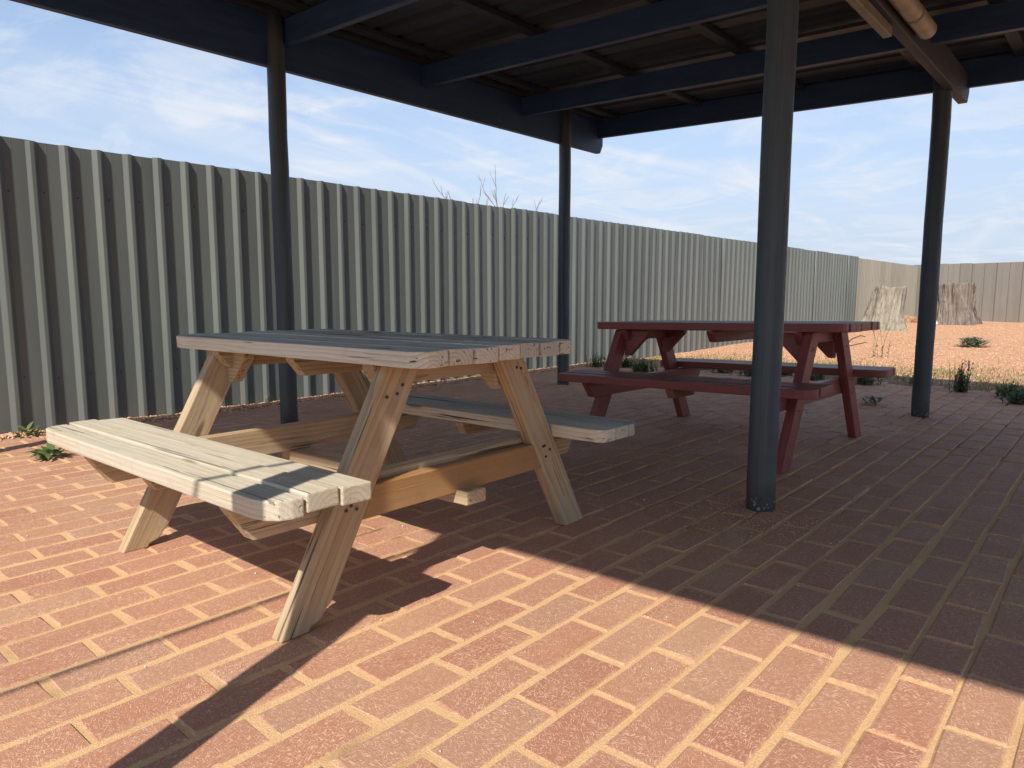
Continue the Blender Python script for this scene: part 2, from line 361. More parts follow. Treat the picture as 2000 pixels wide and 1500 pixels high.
def ground_mat():
    k = NT('orange_gravel_soil'); g = k.n('NewGeometry'); p = g.outputs['Position']
    n1 = k.noise(p, 0.9, 5, 0.6); n2 = k.noise(p, 55, 4, 0.75); n3 = k.noise(p, 7, 5, 0.65)
    vo = k.n('TexVoronoi'); vo.inputs['Scale'].default_value = 42; k.l(p, vo.inputs['Vector'])
    col = k.ramp(k.math('FRACT', k.math('MULTIPLY', vo.outputs['Distance'], 3.3)),
                 [(0, (0.49, 0.25, 0.14)), (0.4, (0.66, 0.37, 0.22)), (0.75, (0.72, 0.45, 0.275)), (1, (0.78, 0.55, 0.38))])
    col = k.mix(k.rng(n2, 0.3, 0.72, 0, 0.6), col, (0.48, 0.24, 0.135))
    col = k.mix(k.rng(n1, 0.45, 0.7, 0, 0.5), col, (0.62, 0.36, 0.2))
    # bare soil beside the paving
    sp = k.n('SeparateXYZ'); k.l(p, sp.inputs[0])
    strip = k.math('SUBTRACT', 1.0, k.rng(k.math('ADD', sp.outputs[1], k.math('MULTIPLY', n3, 1.6)), 8.3, 9.6))
    col = k.mix(k.math('MULTIPLY', strip, 0.85), col, k.mix(k.rng(n2, 0.3, 0.7), (0.20, 0.115, 0.075), (0.36, 0.23, 0.155)))
    h = k.math('ADD', n2, k.math('MULTIPLY', vo.outputs['Distance'], 1.2))
    return k.out(col, 0.95, k.bump(h, 0.8, 0.02), 0.1)
M_GROUND = ground_mat()

def chip_mat():
    k = NT('gravel_chip'); g = k.n('NewGeometry')
    col = k.ramp(g.outputs['Random Per Island'], [(0, (0.40, 0.19, 0.11)), (0.3, (0.61, 0.335, 0.195)), (0.7, (0.72, 0.44, 0.26)), (0.93, (0.77, 0.53, 0.36)), (1, (0.78, 0.66, 0.54))])
    return k.out(col, 0.9, None, 0.15)
M_CHIP = chip_mat()

def stump_mat(name, a, b, c):
    k = NT(name); tc = k.n('TexCoord'); p = tc.outputs['Object']
    st = k.noise(k.scale(p, (9, 9, 1.3)), 1.0, 6, 0.65, 0.8); f = k.noise(k.scale(p, (38, 38, 4)), 1.0, 4, 0.7, 0.3); n = k.noise(p, 3.5, 4)
    col = k.mix(k.rng(st, 0.36, 0.62), a, b)
    col = k.mix(k.rng(f, 0.56, 0.68, 0, 0.8), col, c)
    col = k.mix(k.rng(n, 0.5, 0.75, 0, 0.5), col, b)
    h = k.math('ADD', k.math('MULTIPLY', st, 2.0), f)
    return k.out(col, 0.88, k.bump(h, 0.9, 0.04), 0.15)
M_STUMP1 = stump_mat('pale_stump_wood', (0.24, 0.215, 0.18), (0.40, 0.36, 0.29), (0.10, 0.085, 0.07))
M_STUMP2 = stump_mat('rough_stump_wood', (0.17, 0.14, 0.12), (0.30, 0.25, 0.215), (0.05, 0.04, 0.033))

# ------------------------------------------------------------------ ground
FENCE_X = -5.06
PAV = (-4.93, 5.2, -4.0, 7.45)                             # x0, x1, y0, y1 of the paving
def mound(x, y):
    t = min(max((y - 7.3) / 13.0, 0), 1); z = 0.11 * t * t * (3 - 2 * t)
    if y > 7.2: z += 0.03 * mnoise.noise(Vector((x * 0.5, y * 0.35, 1.3))) * min(1, (y - 7.2) / 2) + 0.012 * mnoise.noise(Vector((x * 2.1, y * 2.0, 4)))
    return z - 0.012
def build_ground():
    def axis(lo, hi, step, far):
        a = list(np.arange(lo, hi + 1e-6, step)); d = step; x = hi; y = lo
        while x < far:
            d *= 1.6; x += d; a.append(x)
        d = step
        while y > -far:
            d *= 1.6; y -= d; a.insert(0, y)
        return a
    xs = axis(-5.6, 6.0, 0.2, 900); ys = axis(6.6, 27, 0.2, 900)
    v = []
    for y in ys:
        for x in xs:
            inside = PAV[0] + 0.05 < x < PAV[1] - 0.05 and PAV[2] + .05 < y < PAV[3] - 0.05
            v.append((x, y, -0.07 if inside else mound(x, min(y, 40) if y > 0 else 0)))
    nx = len(xs)
    f = [(j * nx + i, j * nx + i + 1, (j + 1) * nx + i + 1, (j + 1) * nx + i) for j in range(len(ys) - 1) for i in range(nx - 1)]
    o = link('ground', pydata('ground', v, f, M_GROUND, True)); tag(o, kind='structure')
build_ground()

# ------------------------------------------------------------------ brick paving
PX, PY, BW, BL = 0.1175, 0.25, 0.1040, 0.2385
def brick_shape(L, W, jit, rz=0.0):
    """12 vertices: foot ring, shoulder ring, top ring; local uv = position over half size"""
    j = lambda s: random.uniform(-s, s); v = []; uv = []
    for ins, z in ((0.0, -0.055), (0.0, -0.0045), (0.0042, 0.0)):
        for sx, sy in ((-1, -1), (1, -1), (1, 1), (-1, 1)):
            chip = random.uniform(0.003, 0.009) if z == 0.0 and random.random() < 0.15 else 0.0
            v.append([sx * (L / 2 - ins - chip) + j(jit), sy * (W / 2 - ins - chip) + j(jit), z + (j(0.0010) if z == 0 else 0)])
            uv.append((sx * (1 - ins / (L / 2)), sy * (1 - ins / (W / 2))))
    f = [(8, 9, 10, 11)]
    for r in (0, 4):
        for i in range(4): f.append((r + i, r + (i + 1) % 4, r + 4 + (i + 1) % 4, r + 4 + i))
    return v, f, uv

def build_paving():
    root = link('paving', None); tag(root, kind='structure')
    # joint sand, one sheet with small heaps and hollows
    x0, x1, y0, y1 = PAV
    def sheet(ax, ay):
        v = []
        for y in ay:
            for x in ax:
                n = mnoise.noise(Vector((x * 9, y * 9, 0))) * 0.0020 + mnoise.noise(Vector((x * 33, y * 33, 5))) * 0.0013
                deep = max(0.0, mnoise.noise(Vector((x * 0.9, y * 0.9, 9))) - 0.1 + 0.26 * max(0, y - 1.7)) * 0.008
                v.append((x, y, max(-0.0023 + 0.5 * n - min(deep, 0.008), -0.014)))
        nx = len(ax)
        return v, [(j * nx + i, j * nx + i + 1, (j + 1) * nx + i + 1, (j + 1) * nx + i) for j in range(len(ay) - 1) for i in range(nx - 1)]
    ax = list(np.arange(x0, -2.2, 0.06)) + list(np.arange(-2.2, 0.9, 0.02)) + list(np.arange(0.9, x1 + .05, 0.1))
    ay = list(np.arange(y0, 0.2, 0.1)) + list(np.arange(0.2, 3.2, 0.02)) + list(np.arange(3.2, y1 + .05, 0.06))
    v, f = sheet(ax, ay)
    so = link('joint_sand', pydata('joint_sand', v, f, M_SAND, True), root); tag(so, kind='stuff')
    # bricks: running bond, long side along the fence
    a = math.radians(41.084); p = math.radians(7.049)
    fw = np.array([-math.sin(a) * math.cos(p), math.cos(a) * math.cos(p), -math.sin(p)]); rt = np.array([math.cos(a), math.sin(a), 0]); up = np.cross(rt, fw)
    cells = []
    k0 = int(math.floor((x0 + 0.565) / PX)); k1 = int((x1 + 0.565) / PX)
    for k in range(k0 + 1, k1):
        xc = -0.565 + k * PX + BW / 2
        drift = 0.012 * mnoise.noise(Vector((k * 0.37, 0.5, 0)))
        oy = 1.17 + (PY / 2 if k % 2 else 0) + random.uniform(-0.018, 0.018)
        for m in range(int((y0 - oy) / PY), int((y1 - oy) / PY) + 1):
            yc = oy + m * PY + PY / 2
            if yc > y1 - 0.02 + 0.12 * math.sin(k * 1.7): continue
            d = np.array([xc, yc, -CAM_H]); z = d @ fw
            u, w = (1391 * (d @ rt) / z, -1391 * (d @ up) / z) if z > 0.3 else (9e9, 9e9)
            vis = abs(u) < 990 and abs(w) < 745
            cells.append((xc + drift * math.sin(yc * 0.8) + random.uniform(-.0016, .0016), yc + random.uniform(-.003, .003), np.linalg.norm(d) if vis else 1e6 + abs(yc)))
    cells.sort(key=lambda c: c[2])
    variants = []
    for i in range(10):
        vv, ff, uv = brick_shape(BL + random.uniform(-.005, .003), BW + random.uniform(-.003, .0025), 0.0011)
        me = pydata('brick', vv, ff, M_BRICK); ul = me.uv_layers.new(name='UVMap')
        for lp in me.loops: ul.data[lp.index].uv = uv[lp.vertex_index]
        variants.append(me)
    rot90 = math.pi / 2
    for i, (x, y, d) in enumerate(cells[:300]):
        M = Matrix.Translation((x, y, random.uniform(-0.0008, 0.0012))) @ Matrix.Rotation(rot90 + random.choice((0, math.pi)) + random.gauss(0, 0.010), 4, 'Z') @ Matrix.Rotation(random.gauss(0, 0.007), 4, 'X') @ Matrix.Rotation(random.gauss(0, 0.006), 4, 'Y')
        link('brick', variants[i % 10], root, M)
    V, F, UV, T = [], [], [], []
    for (x, y, d) in cells[300:]:
        vv, ff, uv = brick_shape(BL + random.uniform(-.005, .003), BW + random.uniform(-.003, .0025), 0.0011)
        M = Matrix.Translation((x, y, random.uniform(-0.001, 0.0014))) @ Matrix.Rotation(rot90 + random.gauss(0, 0.010), 4, 'Z') @ Matrix.Rotation(random.gauss(0, 0.010), 4, 'X')
        b = len(V); V += [M @ Vector(q) for q in vv]; F += [tuple(b + i for i in q) for q in ff]; UV += uv; T += [random.random()] * 12
    me = pydata('brick_field', V, F, M_BRICKF); ul = me.uv_layers.new(name='UVMap')
    li = np.empty(len(me.loops), dtype=np.int32); me.loops.foreach_get('vertex_index', li)
    ul.data.foreach_set('uv', np.array(UV, dtype=np.float32)[li].ravel())
    at = me.attributes.new('tint', 'FLOAT', 'POINT'); at.data.foreach_set('value', T)
    tag(link('brick_field', me, root), kind='stuff')
build_paving()

# ------------------------------------------------------------------ fences
def profile_sheet(name, prof, h, mat, t=0.0012):
    """ribbed sheet: prof = (along, out) points; along local X, out local -Y (towards the yard), up Z; real thickness"""
    n = len(prof); v = []
    for off in (0.0, t):
        for z in (0.0, h):
            for a, o in prof: v.append((a, -o + off, z))
    f = []
    for i in range(n - 1):
        f.append((i, i + 1, n + i + 1, n + i)); f.append((2 * n + i + 1, 2 * n + i, 3 * n + i, 3 * n + i + 1))
        f.append((n + i, n + i + 1, 3 * n + i + 1, 3 * n + i)); f.append((i + 1, i, 2 * n + i, 2 * n + i + 1))
    f.append((0, n, 3 * n, 2 * n)); f.append((2 * n - 1, n - 1, 3 * n - 1, 4 * n - 1))
    me = pydata(name, v, f, mat); return me

PITCH = 0.1833
def rib_prof(n, d=0.027, s1=0.026, crest=0.022, s2=0.026, pitch=PITCH):
    pr = []
    for i in range(n):
        b = i * pitch
        for a, o in ((0, 0), (0.0025, 0.0006), (s1 - .003, d - .003), (s1, d - .0006), (s1 + .004, d), (s1 + crest - .004, d), (s1 + crest, d - .0006), (s1 + crest + .003, d - .004), (s1 + crest + s2, 0.0), (s1 + crest + s2 + .040, 0.0), (s1 + crest + s2 + 0.044, 0.0008), (s1 + crest + s2 + 0.048, 0.0)):
            pr.append((b + a, o))
    pr.append((n * pitch, 0)); pr.append((n * pitch + 0.035, -0.0012)); return pr

def build_fences():
    screw_v, screw_f = tube([(0, 0, 0), (0, -0.004, 0)], 0.0055, 6)
    screw = pydata('screw', screw_v, screw_f, M_SCREW)
    # section along the left side; local X -> world +Y, local -Y -> world +X
    R = Matrix.Rotation(math.pi / 2, 4, 'Z')
    y0 = 1.388 - 4 * PITCH * 6
    root = link('corrugated_fence', None, None, Matrix.Translation((FENCE_X, y0, 0)))
    tag(root, 'long grey-green corrugated metal fence running along the left side behind both tables', 'fence')
    me = profile_sheet('sheet', rib_prof(4), 1.80, M_FENCE)
    ns = int((18.42 - y0) / (4 * PITCH)) + 0
    for i in range(ns):
        M = Matrix.Translation((random.uniform(-.003, .003) + (0.0015 if i % 2 else 0), i * 4 * PITCH, -0.05 + random.uniform(-.005, .005))) @ R @ Matrix.Rotation(random.gauss(0, .0035), 4, 'X')
        sh = link('sheet', me, root, M)
        if 4 <= i < 14:
            for r in range(4):
                for z in (0.33, 1.45):
                    link('screw', screw, sh, Matrix.Translation((r * PITCH + 0.088, -0.0002, z + 0.05 + random.uniform(-.01, .01))))
    end = y0 + ns * 4 * PITCH
    root = link('corrugated_fence', None, None, Matrix.Translation((FENCE_X - 0.03, end, 0)))
    tag(root, 'short brownish corrugated metal fence section beyond the grey-green one, ending at the far corner', 'fence')
    me = profile_sheet('sheet', rib_prof(4, 0.03, 0.03, 0.03, 0.03, 0.13), 1.80, M_FENCE2)
    n2 = int(round((24.6 - end) / 0.52))
    for i in range(n2): link('sheet', me, root, Matrix.Translation((0.0015 * (i % 2), i * 0.52, -0.08)) @ R)
    me = prism_mesh('cap', rect(n2 * 0.52, 0.03), 0.006, M_FENCE2, 0.0015)
    link('cap', me, root, Matrix.Translation((-0.012, n2 * 0.26, 1.724)) @ R)
    yc = end + n2 * 0.52
    root = link('panel_fence', None, None, Matrix.Translation((FENCE_X - 0.03, yc + 0.02, 0)))
    tag(root, 'taupe flat-panel metal fence closing the far end of the yard behind the stumps', 'fence')
    pr = [(0, 0), (0.004, -0.022), (0.016, -0.022), (0.020, 0), (0.15, 0.0), (0.155, .002), (0.165, .002), (0.17, 0), (0.300, 0)]
    me = profile_sheet('sheet', pr, 1.86, M_FENCE3)
    for i in range(52):
        link('sheet', me, root, Matrix.Translation((-0.10 + i * 0.301, random.uniform(-.004, .004), -0.09 + random.uniform(-.006, .006))))
build_fences()

# ------------------------------------------------------------------ shelter: posts, beams, rafters, battens, roof sheets
SLOPE = -0.029
def zr(x): return 2.34 + SLOPE * (x + 4.07)                # underside of the rafters
ROOF_X0, ROOF_X1, ROOF_Y0, ROOF_Y1 = -4.10, 2.6, -0.89, 6.02
def build_shelter():
    root = link('shelter', None); tag(root, 'open-sided picnic shelter with round dark posts and low metal roof', 'shelter')
    posts = [(-4.04, 2.46, 2.525, 0.0545), (-4.04, 5.37, 2.525, 0.0545), (-1.052, 2.695, 2.33, 0.0545), (-1.075, 5.55, 2.33, 0.056), (-1.06, -0.10, 2.33, 0.0545), (-4.04, -0.36, 2.42, 0.0545),
             (2.1, 2.7, 2.24, 0.0545), (2.1, 5.5, 2.24, 0.0545)]
    for x, y, z, r in posts:
        n = 15; path = [(random.uniform(-.002, .002), random.uniform(-.002, .002), -0.04 + (z + 0.04) * i / (n - 1)) for i in range(n)]
        v, f = tube(path, [r * (1.0 + 0.012 * mnoise.noise(Vector((x, y, i * 0.5)))) for i in range(n)], 28)
        me = pydata('post', v, f, M_POST, True)
        me.polygons[-1].use_smooth = me.polygons[-2].use_smooth = False
        link('post', me, root, Matrix.Translation((x, y, 0)))
    # beams run along Y on the outer side of the posts; grain along local X
    Ry = Matrix.Rotation(math.pi / 2, 4, 'Z')
    def beam(xc, w, z0, z1, ya, yb, mat, ch=0.075):
        L = yb - ya; h = z1 - z0
        out = [(-L / 2, -h / 2), (L / 2 - ch * 0.55, -h / 2), (L / 2, -h / 2 + ch), (L / 2, h / 2), (-L / 2, h / 2)]
        me = prism_mesh('beam', out, w, mat, 0.004, 1, 'Y')
        return link('beam', me, root, Matrix.Translation((xc, (ya + yb) / 2, (z0 + z1) / 2)) @ Ry)
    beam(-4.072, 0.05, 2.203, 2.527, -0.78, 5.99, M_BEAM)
    beam(-1.028, 0.058, 2.16, 2.345, -0.45, 6.0, M_BEAM2)
    beam(2.13, 0.05, 2.08, 2.25, -0.3, 6.0, M_BEAM2)
    # packing strip under the middle beam
    me = prism_mesh('packing_strip', rect(2.6, 0.042), 0.05, M_CREAM2, 0.004)
    link('packing_strip', me, root, Matrix.Translation((-1.045, 2.75, 2.133)) @ Ry)
    # rafters run along X
    tilt = Matrix.Rotation(-math.atan(SLOPE), 4, 'Y')
    Lr = ROOF_X1 - ROOF_X0
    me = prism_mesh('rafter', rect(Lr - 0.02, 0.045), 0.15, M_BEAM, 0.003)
    xm = (ROOF_X0 + ROOF_X1) / 2
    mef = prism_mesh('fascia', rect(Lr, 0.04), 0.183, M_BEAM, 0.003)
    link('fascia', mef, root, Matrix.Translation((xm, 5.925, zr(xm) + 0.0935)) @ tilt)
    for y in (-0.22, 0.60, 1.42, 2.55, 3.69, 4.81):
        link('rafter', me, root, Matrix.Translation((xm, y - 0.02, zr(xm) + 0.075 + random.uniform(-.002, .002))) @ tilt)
    # battens along Y on the rafters
    yb0 = -0.34; Lb = 5.90 - yb0
    meb = prism_mesh('batten', rect(Lb, 0.07), 0.036, M_BATTEN, 0.003)
    for x in (-4.02, -3.84, -3.0, -2.13, -1.27, -0.70, 0.16, 1.0, 1.85, 2.5):
        link('batten', meb, root, Matrix.Translation((x, (yb0 + 5.90) / 2, zr(x) + 0.15 + 0.0195)) @ Ry)
    # roof sheets: ribs along X (down the fall), pitch along Y
    def roof_sheet(y0, skew):
        pit = 0.19; pr = []
        for i in range(4):
            b = i * pit
            for a, o in ((0.0, 0), (0.11, 0), (0.128, 0.028), (0.164, 0.028), (0.182, 0)): pr.append((b + a, o))
        pr.append((4 * pit, 0)); v = []; n = len(pr)
        for t in (0, 0.0012):
            for x in (ROOF_X0, ROOF_X1):
                for a, o in pr:
                    yy = y0 + a + (skew * (x - ROOF_X0) / Lr * (1 - a / (4 * pit)))
                    v.append((x, yy, zr(x) + 0.1885 + o + t))
        f = []
        for i in range(n - 1):
            f.append((i, n + i, n + i + 1, i + 1)); f.append((2 * n + i, 2 * n + i + 1, 3 * n + i + 1, 3 * n + i))
            f.append((i, i + 1, 2 * n + i + 1, 2 * n + i)); f.append((n + i, 3 * n + i, 3 * n + i + 1, n + i + 1))
        f.append((0, 2 * n, 3 * n, n)); f.append((n - 1, 2 * n - 1, 4 * n - 1, 3 * n - 1))
        return pydata('roof_sheet', v, f, M_ROOF)
    y = ROOF_Y0; i = 0
    while y < ROOF_Y1 - 0.1:
        link('roof_sheet', roof_sheet(y, 0.45 if i == 0 else 0.0), root); y += 0.76; i += 1
build_shelter()

def build_light():
    r = link('tube_light', None, None, Matrix.Translation((-0.945, 3.0, 2.215)))
    tag(r, 'unlit cream fluorescent tube light fixed along the middle roof beam', 'light')
    n = 20; path = [(0, 1.40 * (i / (n - 1)) , 0) for i in range(n)] + [(0, 1.415, 0), (0, 1.424, 0)]
    v, f = tube(path, [0.046] * n + [0.041, 0.028], 20)
    link('diffuser', pydata('diffuser', v, f, M_CREAM, True), r)
    me = prism_mesh('base', rect(1.36, 0.05), 0.036, M_CREAM2, 0.004)
    link('base', me, r, Matrix.Translation((-0.034, 0.68, 0.02)) @ Matrix.Rotation(math.pi / 2, 4, 'Z') @ Matrix.Rotation(math.pi / 2, 4, 'X'))
    for y in (0.25, 1.1):
        v, f = tube([(0.0, y - 0.01, 0), (0.0, y + 0.01, 0)], 0.0485, 20)
        link('clip', pydata('clip', v, f, M_CREAM2, True), r)
build_light()

def build_cable():
    pts = [(-0.87, -0.70 - 0.4 * i, 2.36 + 0.0022 * (i - 5) ** 2 * 0.2) for i in range(18)]
    v, f = tube(pts, 0.011, 8); o = link('overhead_cable', pydata('overhead_cable', v, f, M_CABLE, True))
    tag(o, 'black overhead cable leading off from the shelter roof edge', 'cable')
build_cable()

# ------------------------------------------------------------------ picnic tables
def rotm(yaw, tx, ty): return Matrix.Rotation(yaw, 4, 'Z') @ Matrix.Rotation(ty, 4, 'Y') @ Matrix.Rotation(tx, 4, 'X')

def picnic_table(T, yaw, tx, ty, L, LB, zt, zb, zb2, B, B2, wt, F, F2, xn, xf, pt, pb, lw, m, label, topc, rag=0.0):
    W = Matrix.Translation(T) @ rotm(yaw, tx, ty)
    root = link('picnic_table', None, None, W); tag(root, label, 'picnic table')
    th = 0.043
    def plank(name, x0, x1, y0, y1, ztop, mat, cl=0.0, ch=0.0, r=0.0045):
        """cl / ch: corner cut on the low-y / high-y edge"""
        l, w = x1 - x0, y1 - y0; o = []
        def corner(sx, sy, c):
            if c <= 0: return [(sx * l / 2, sy * w / 2)]
            pts = []
            for t in range(4):
                a = math.pi / 2 * t / 3
                pts.append((sx * (l / 2 - c + c * math.cos(a)), sy * (w / 2 - 0.72 * c + 0.72 * c * math.sin(a))))
            return pts if sx * sy > 0 else pts[::-1]
        o = corner(-1, -1, cl) + corner(1, -1, cl) + corner(1, 1, ch) + corner(-1, 1, ch)
        # order each corner counter-clockwise
        me = prism_mesh(name, o, th, mat, r, 2, 'Z')
        dz = random.uniform(-.003, .003); dx = random.uniform(-.004, .004)
        M = Matrix.Translation(((x0 + x1) / 2 + dx, (y0 + y1) / 2, ztop - th / 2 + dz)) @ Matrix.Rotation(random.gauss(0, 0.0012), 4, 'Z') @ Matrix.Rotation(random.gauss(0, .016), 4, 'X')
        return link(name, me, root, M)
    n = topc; pitch = 2 * wt / n
    for i in range(n):
        y0 = -wt + i * pitch
        plank('top_plank', -L, L, y0 + 0.0042, y0 + pitch - 0.0042, zt, m['top'], 0.06 if i == 0 else 0, 0.06 if i == n - 1 else 0)
    for i in range(3):
        y0 = -B + i * pb
        plank('seat_plank', -LB, LB, y0 + 0.0035, y0 + pb - 0.0035, zb, m['seat'], 0.075 if i == 0 else 0, 0.0)
        y0 = B2 - 3 * pb + i * pb
        plank('seat_plank', -LB, LB, y0 + 0.0035, y0 + pb - 0.0035, zb2, m['seat2'], 0.05 if i == 0 else 0, 0.07 if i == 2 else 0)
    # legs; local X runs up the leg, Y across its width, Z through its thickness
    def ground_z(x, y):                                   # local z where the paving lies under (x, y)
        p0 = W @ Vector((x, y, 0)); p1 = W @ Vector((x, y, 1)); return (0.001 - p0.z) / (p1.z - p0.z)
    legs = []
    for fx, near in ((xn - 0.0225, True), (xf - 0.0225, False)):
        for s in (-1, 1):
            f_out = F if s < 0 else F2
            ztop = zt - th - 0.002
            yb = s * (f_out - lw / 2); yt = s * 0.215 + (0.01 if s > 0 else 0)
            g = ground_z(fx, yb)
            d = Vector((0, yt - yb, ztop)).normalized(); ex = d; ez = Vector((1, 0, 0)); ey = ez.cross(ex)
            base = Vector((fx, yb, 0)); sl = (d.y / d.z)
            def loc(y, z):
                q = Vector((0, y - yb, z)); return (q.dot(ex), q.dot(ey))
            hw = lw / 2
            yb_g = yb + sl * g
            o = [loc(yb_g - hw, g), loc(yb_g + hw, g), loc(yt + hw, ztop), loc(yt - hw, ztop)]
            if sum(o[i][0] * o[(i + 1) % 4][1] - o[(i + 1) % 4][0] * o[i][1] for i in range(4)) < 0: o = o[::-1]
            if rag:                                        # worn, splintered foot
                i_ = -s
                chip = [loc(yb_g - i_ * hw, g), loc(yb_g + i_ * hw * 0.35, g), loc(yb_g + i_ * hw * 0.45, g + 0.012), loc(yb_g + i_ * hw * 0.8 + sl * 0.02, g + 0.022),
                        loc(yb_g + sl * 0.045 + i_ * hw * 0.86, g + 0.045), loc(yb_g + sl * 0.058 + i_ * hw, g + 0.058), loc(yt + i_ * hw, ztop), loc(yt - i_ * hw, ztop)]
                if s < 0:
                    o = chip
                    if sum(o[i][0] * o[(i + 1) % len(o)][1] - o[(i + 1) % len(o)][0] * o[i][1] for i in range(len(o))) < 0: o = o[::-1]
            lg = link('leg', prism_mesh('leg', o, 0.045, m['leg'], 0.004, 2, 'Z'), root, frame(ex, ey, ez, base))
            legs.append((fx, s, yb, sl))
            # gusset under the top, running inwards along the table
            sx = -1 if near else 1; gs = 0.115 if rag else 0.155; gz = zt - th - 0.004
            gx = fx + sx * 0.024; gy = yt + s * 0.004
            tri = [(0.0, 0.0), (sx * gs, 0.0), (sx * gs, -0.028), (sx * 0.03, -gs), (0.0, -gs)]
            if sx < 0: tri = tri[::-1]
            link('gusset', prism_mesh('gusset', tri[::-1], 0.042, m['leg'], 0.003, 1, 'Y'), root, Matrix.Translation((gx, gy, gz)))
            # screws on the outer face of the near legs
            if near:
                sv, sf = tube([(0, 0, 0), (0.004, 0, 0)], 0.0048, 7); sm = pydata('screw', sv, sf, M_SCREW if m.get('screws', True) else m['leg'])
                for q in range(6):
                    zz = random.choice((zb - 0.06, zb - 0.1, zb - 0.13, zt - 0.10, zt - 0.13)) + random.uniform(-.01, .01)
                    link('screw', sm, root, Matrix.Translation((fx + 0.0215, yb + sl * zz + random.uniform(-.03, .03), zz)))
    # cleats under the top, crossbars under the seats
    Ry = Matrix.Rotation(math.pi / 2, 4, 'Z')
    def bar(name, x, ya, yb_, z0, z1, mat, ch=0.05, t=0.043):
        l = yb_ - ya; h = z1 - z0
        o = [(-l / 2 + ch * 0.8, -h / 2), (l / 2 - ch * 0.8, -h / 2), (l / 2, h / 2 - 0.012), (l / 2, h / 2), (-l / 2, h / 2), (-l / 2, h / 2 - 0.012)]
        return link(name, prism_mesh(name, o, t, mat, 0.003, 1, 'Y'), root, Matrix.Translation((x, (ya + yb_) / 2, (z0 + z1) / 2)) @ Ry)
    zc = zt - th - 0.0015
    for x in (xn - 0.045 - 0.023, (xn + xf) / 2 + 0.02, xf + 0.024):
        bar('top_cleat', x, -wt + 0.035, wt - 0.035, zc - 0.062, zc, m['cleat'])
    zs = min(zb, zb2) - th - 0.0015
    for x in (xn - 0.045 - 0.0235, xf + 0.0245):
        bar('crossbar', x, -B + 0.045, B2 - 0.045, zs - 0.09, zs + (0.008 if zb > zb2 + .01 else 0), m['cross'], 0.075)
    xm = (xn + xf) / 2
    bar('seat_cleat', xm, -B + 0.03, -B + 3 * pb - 0.01, zb - th - 0.052, zb - th - 0.0015, m['cleat2'], 0.03)
    bar('seat_cleat', xm, B2 - 3 * pb + 0.01, B2 - 0.03, zb2 - th - 0.052, zb2 - th - 0.0015, m['cleat2'], 0.03)
    if 'apron' in m:                                       # board set between the near legs
        zm = zs - 0.055; sl = legs[0][3]
        ya = legs[0][2] + sl * zm + lw / 2; yb_ = legs[1][2] + legs[1][3] * zm - lw / 2
        h = 0.088; l = yb_ - ya; k = sl * h / 2
        o = [(-l / 2 - k, -h / 2), (l / 2 + k, -h / 2), (l / 2 - k, h / 2), (-l / 2 + k, h / 2)]
        link('apron_board', prism_mesh('apron_board', o, 0.04, m['apron'], 0.003, 1, 'Y'), root, Matrix.Translation((xn - 0.0225, (ya + yb_) / 2, zm)) @ Ry)
        me = prism_mesh('stretcher', rect(xn - xf + 0.06, 0.088), 0.043, m['leg'], 0.004)
        link('stretcher', me, root, Matrix.Translation(((xn + xf) / 2 + 0.01, 0.02, zs - 0.09 - 0.0225)))
    return root

picnic_table((-1.9758, 1.4757, 0.0003), 0.0144, -0.0033, -0.0045, 0.6741, 0.688, 0.6906, 0.4095, 0.3845, 0.7632, 0.71, 0.3296, 0.6237, 0.6476, 0.4847, -0.4415, 0.0925, 0.0877, 0.1168,
             dict(top=M_GREY, seat=M_PALE, seat2=M_GREY, leg=M_TAN, cleat=M_TAN, cleat2=M_TAN, cross=M_TAN, apron=M_ORANGE),
             'bare weathered wood picnic table, half in the sun, nearest the camera', 7, 1)
picnic_table((-1.7429, 3.9176, 0.0176), -0.0064, -0.0055, -0.0178, 0.7179, 0.7179, 0.6649, 0.3853, 0.3853, 0.7276, 0.7276, 0.3307, 0.6177, 0.6177, 0.5572, -0.5567, 0.0945, 0.0975, 0.112,
             dict(top=M_RED, seat=M_RED, seat2=M_RED, leg=M_RED, cleat=M_RED, cleat2=M_CLEATBROWN, cross=M_RED, screws=False),
             'dark red painted picnic table standing in the shade behind the wooden one', 7)

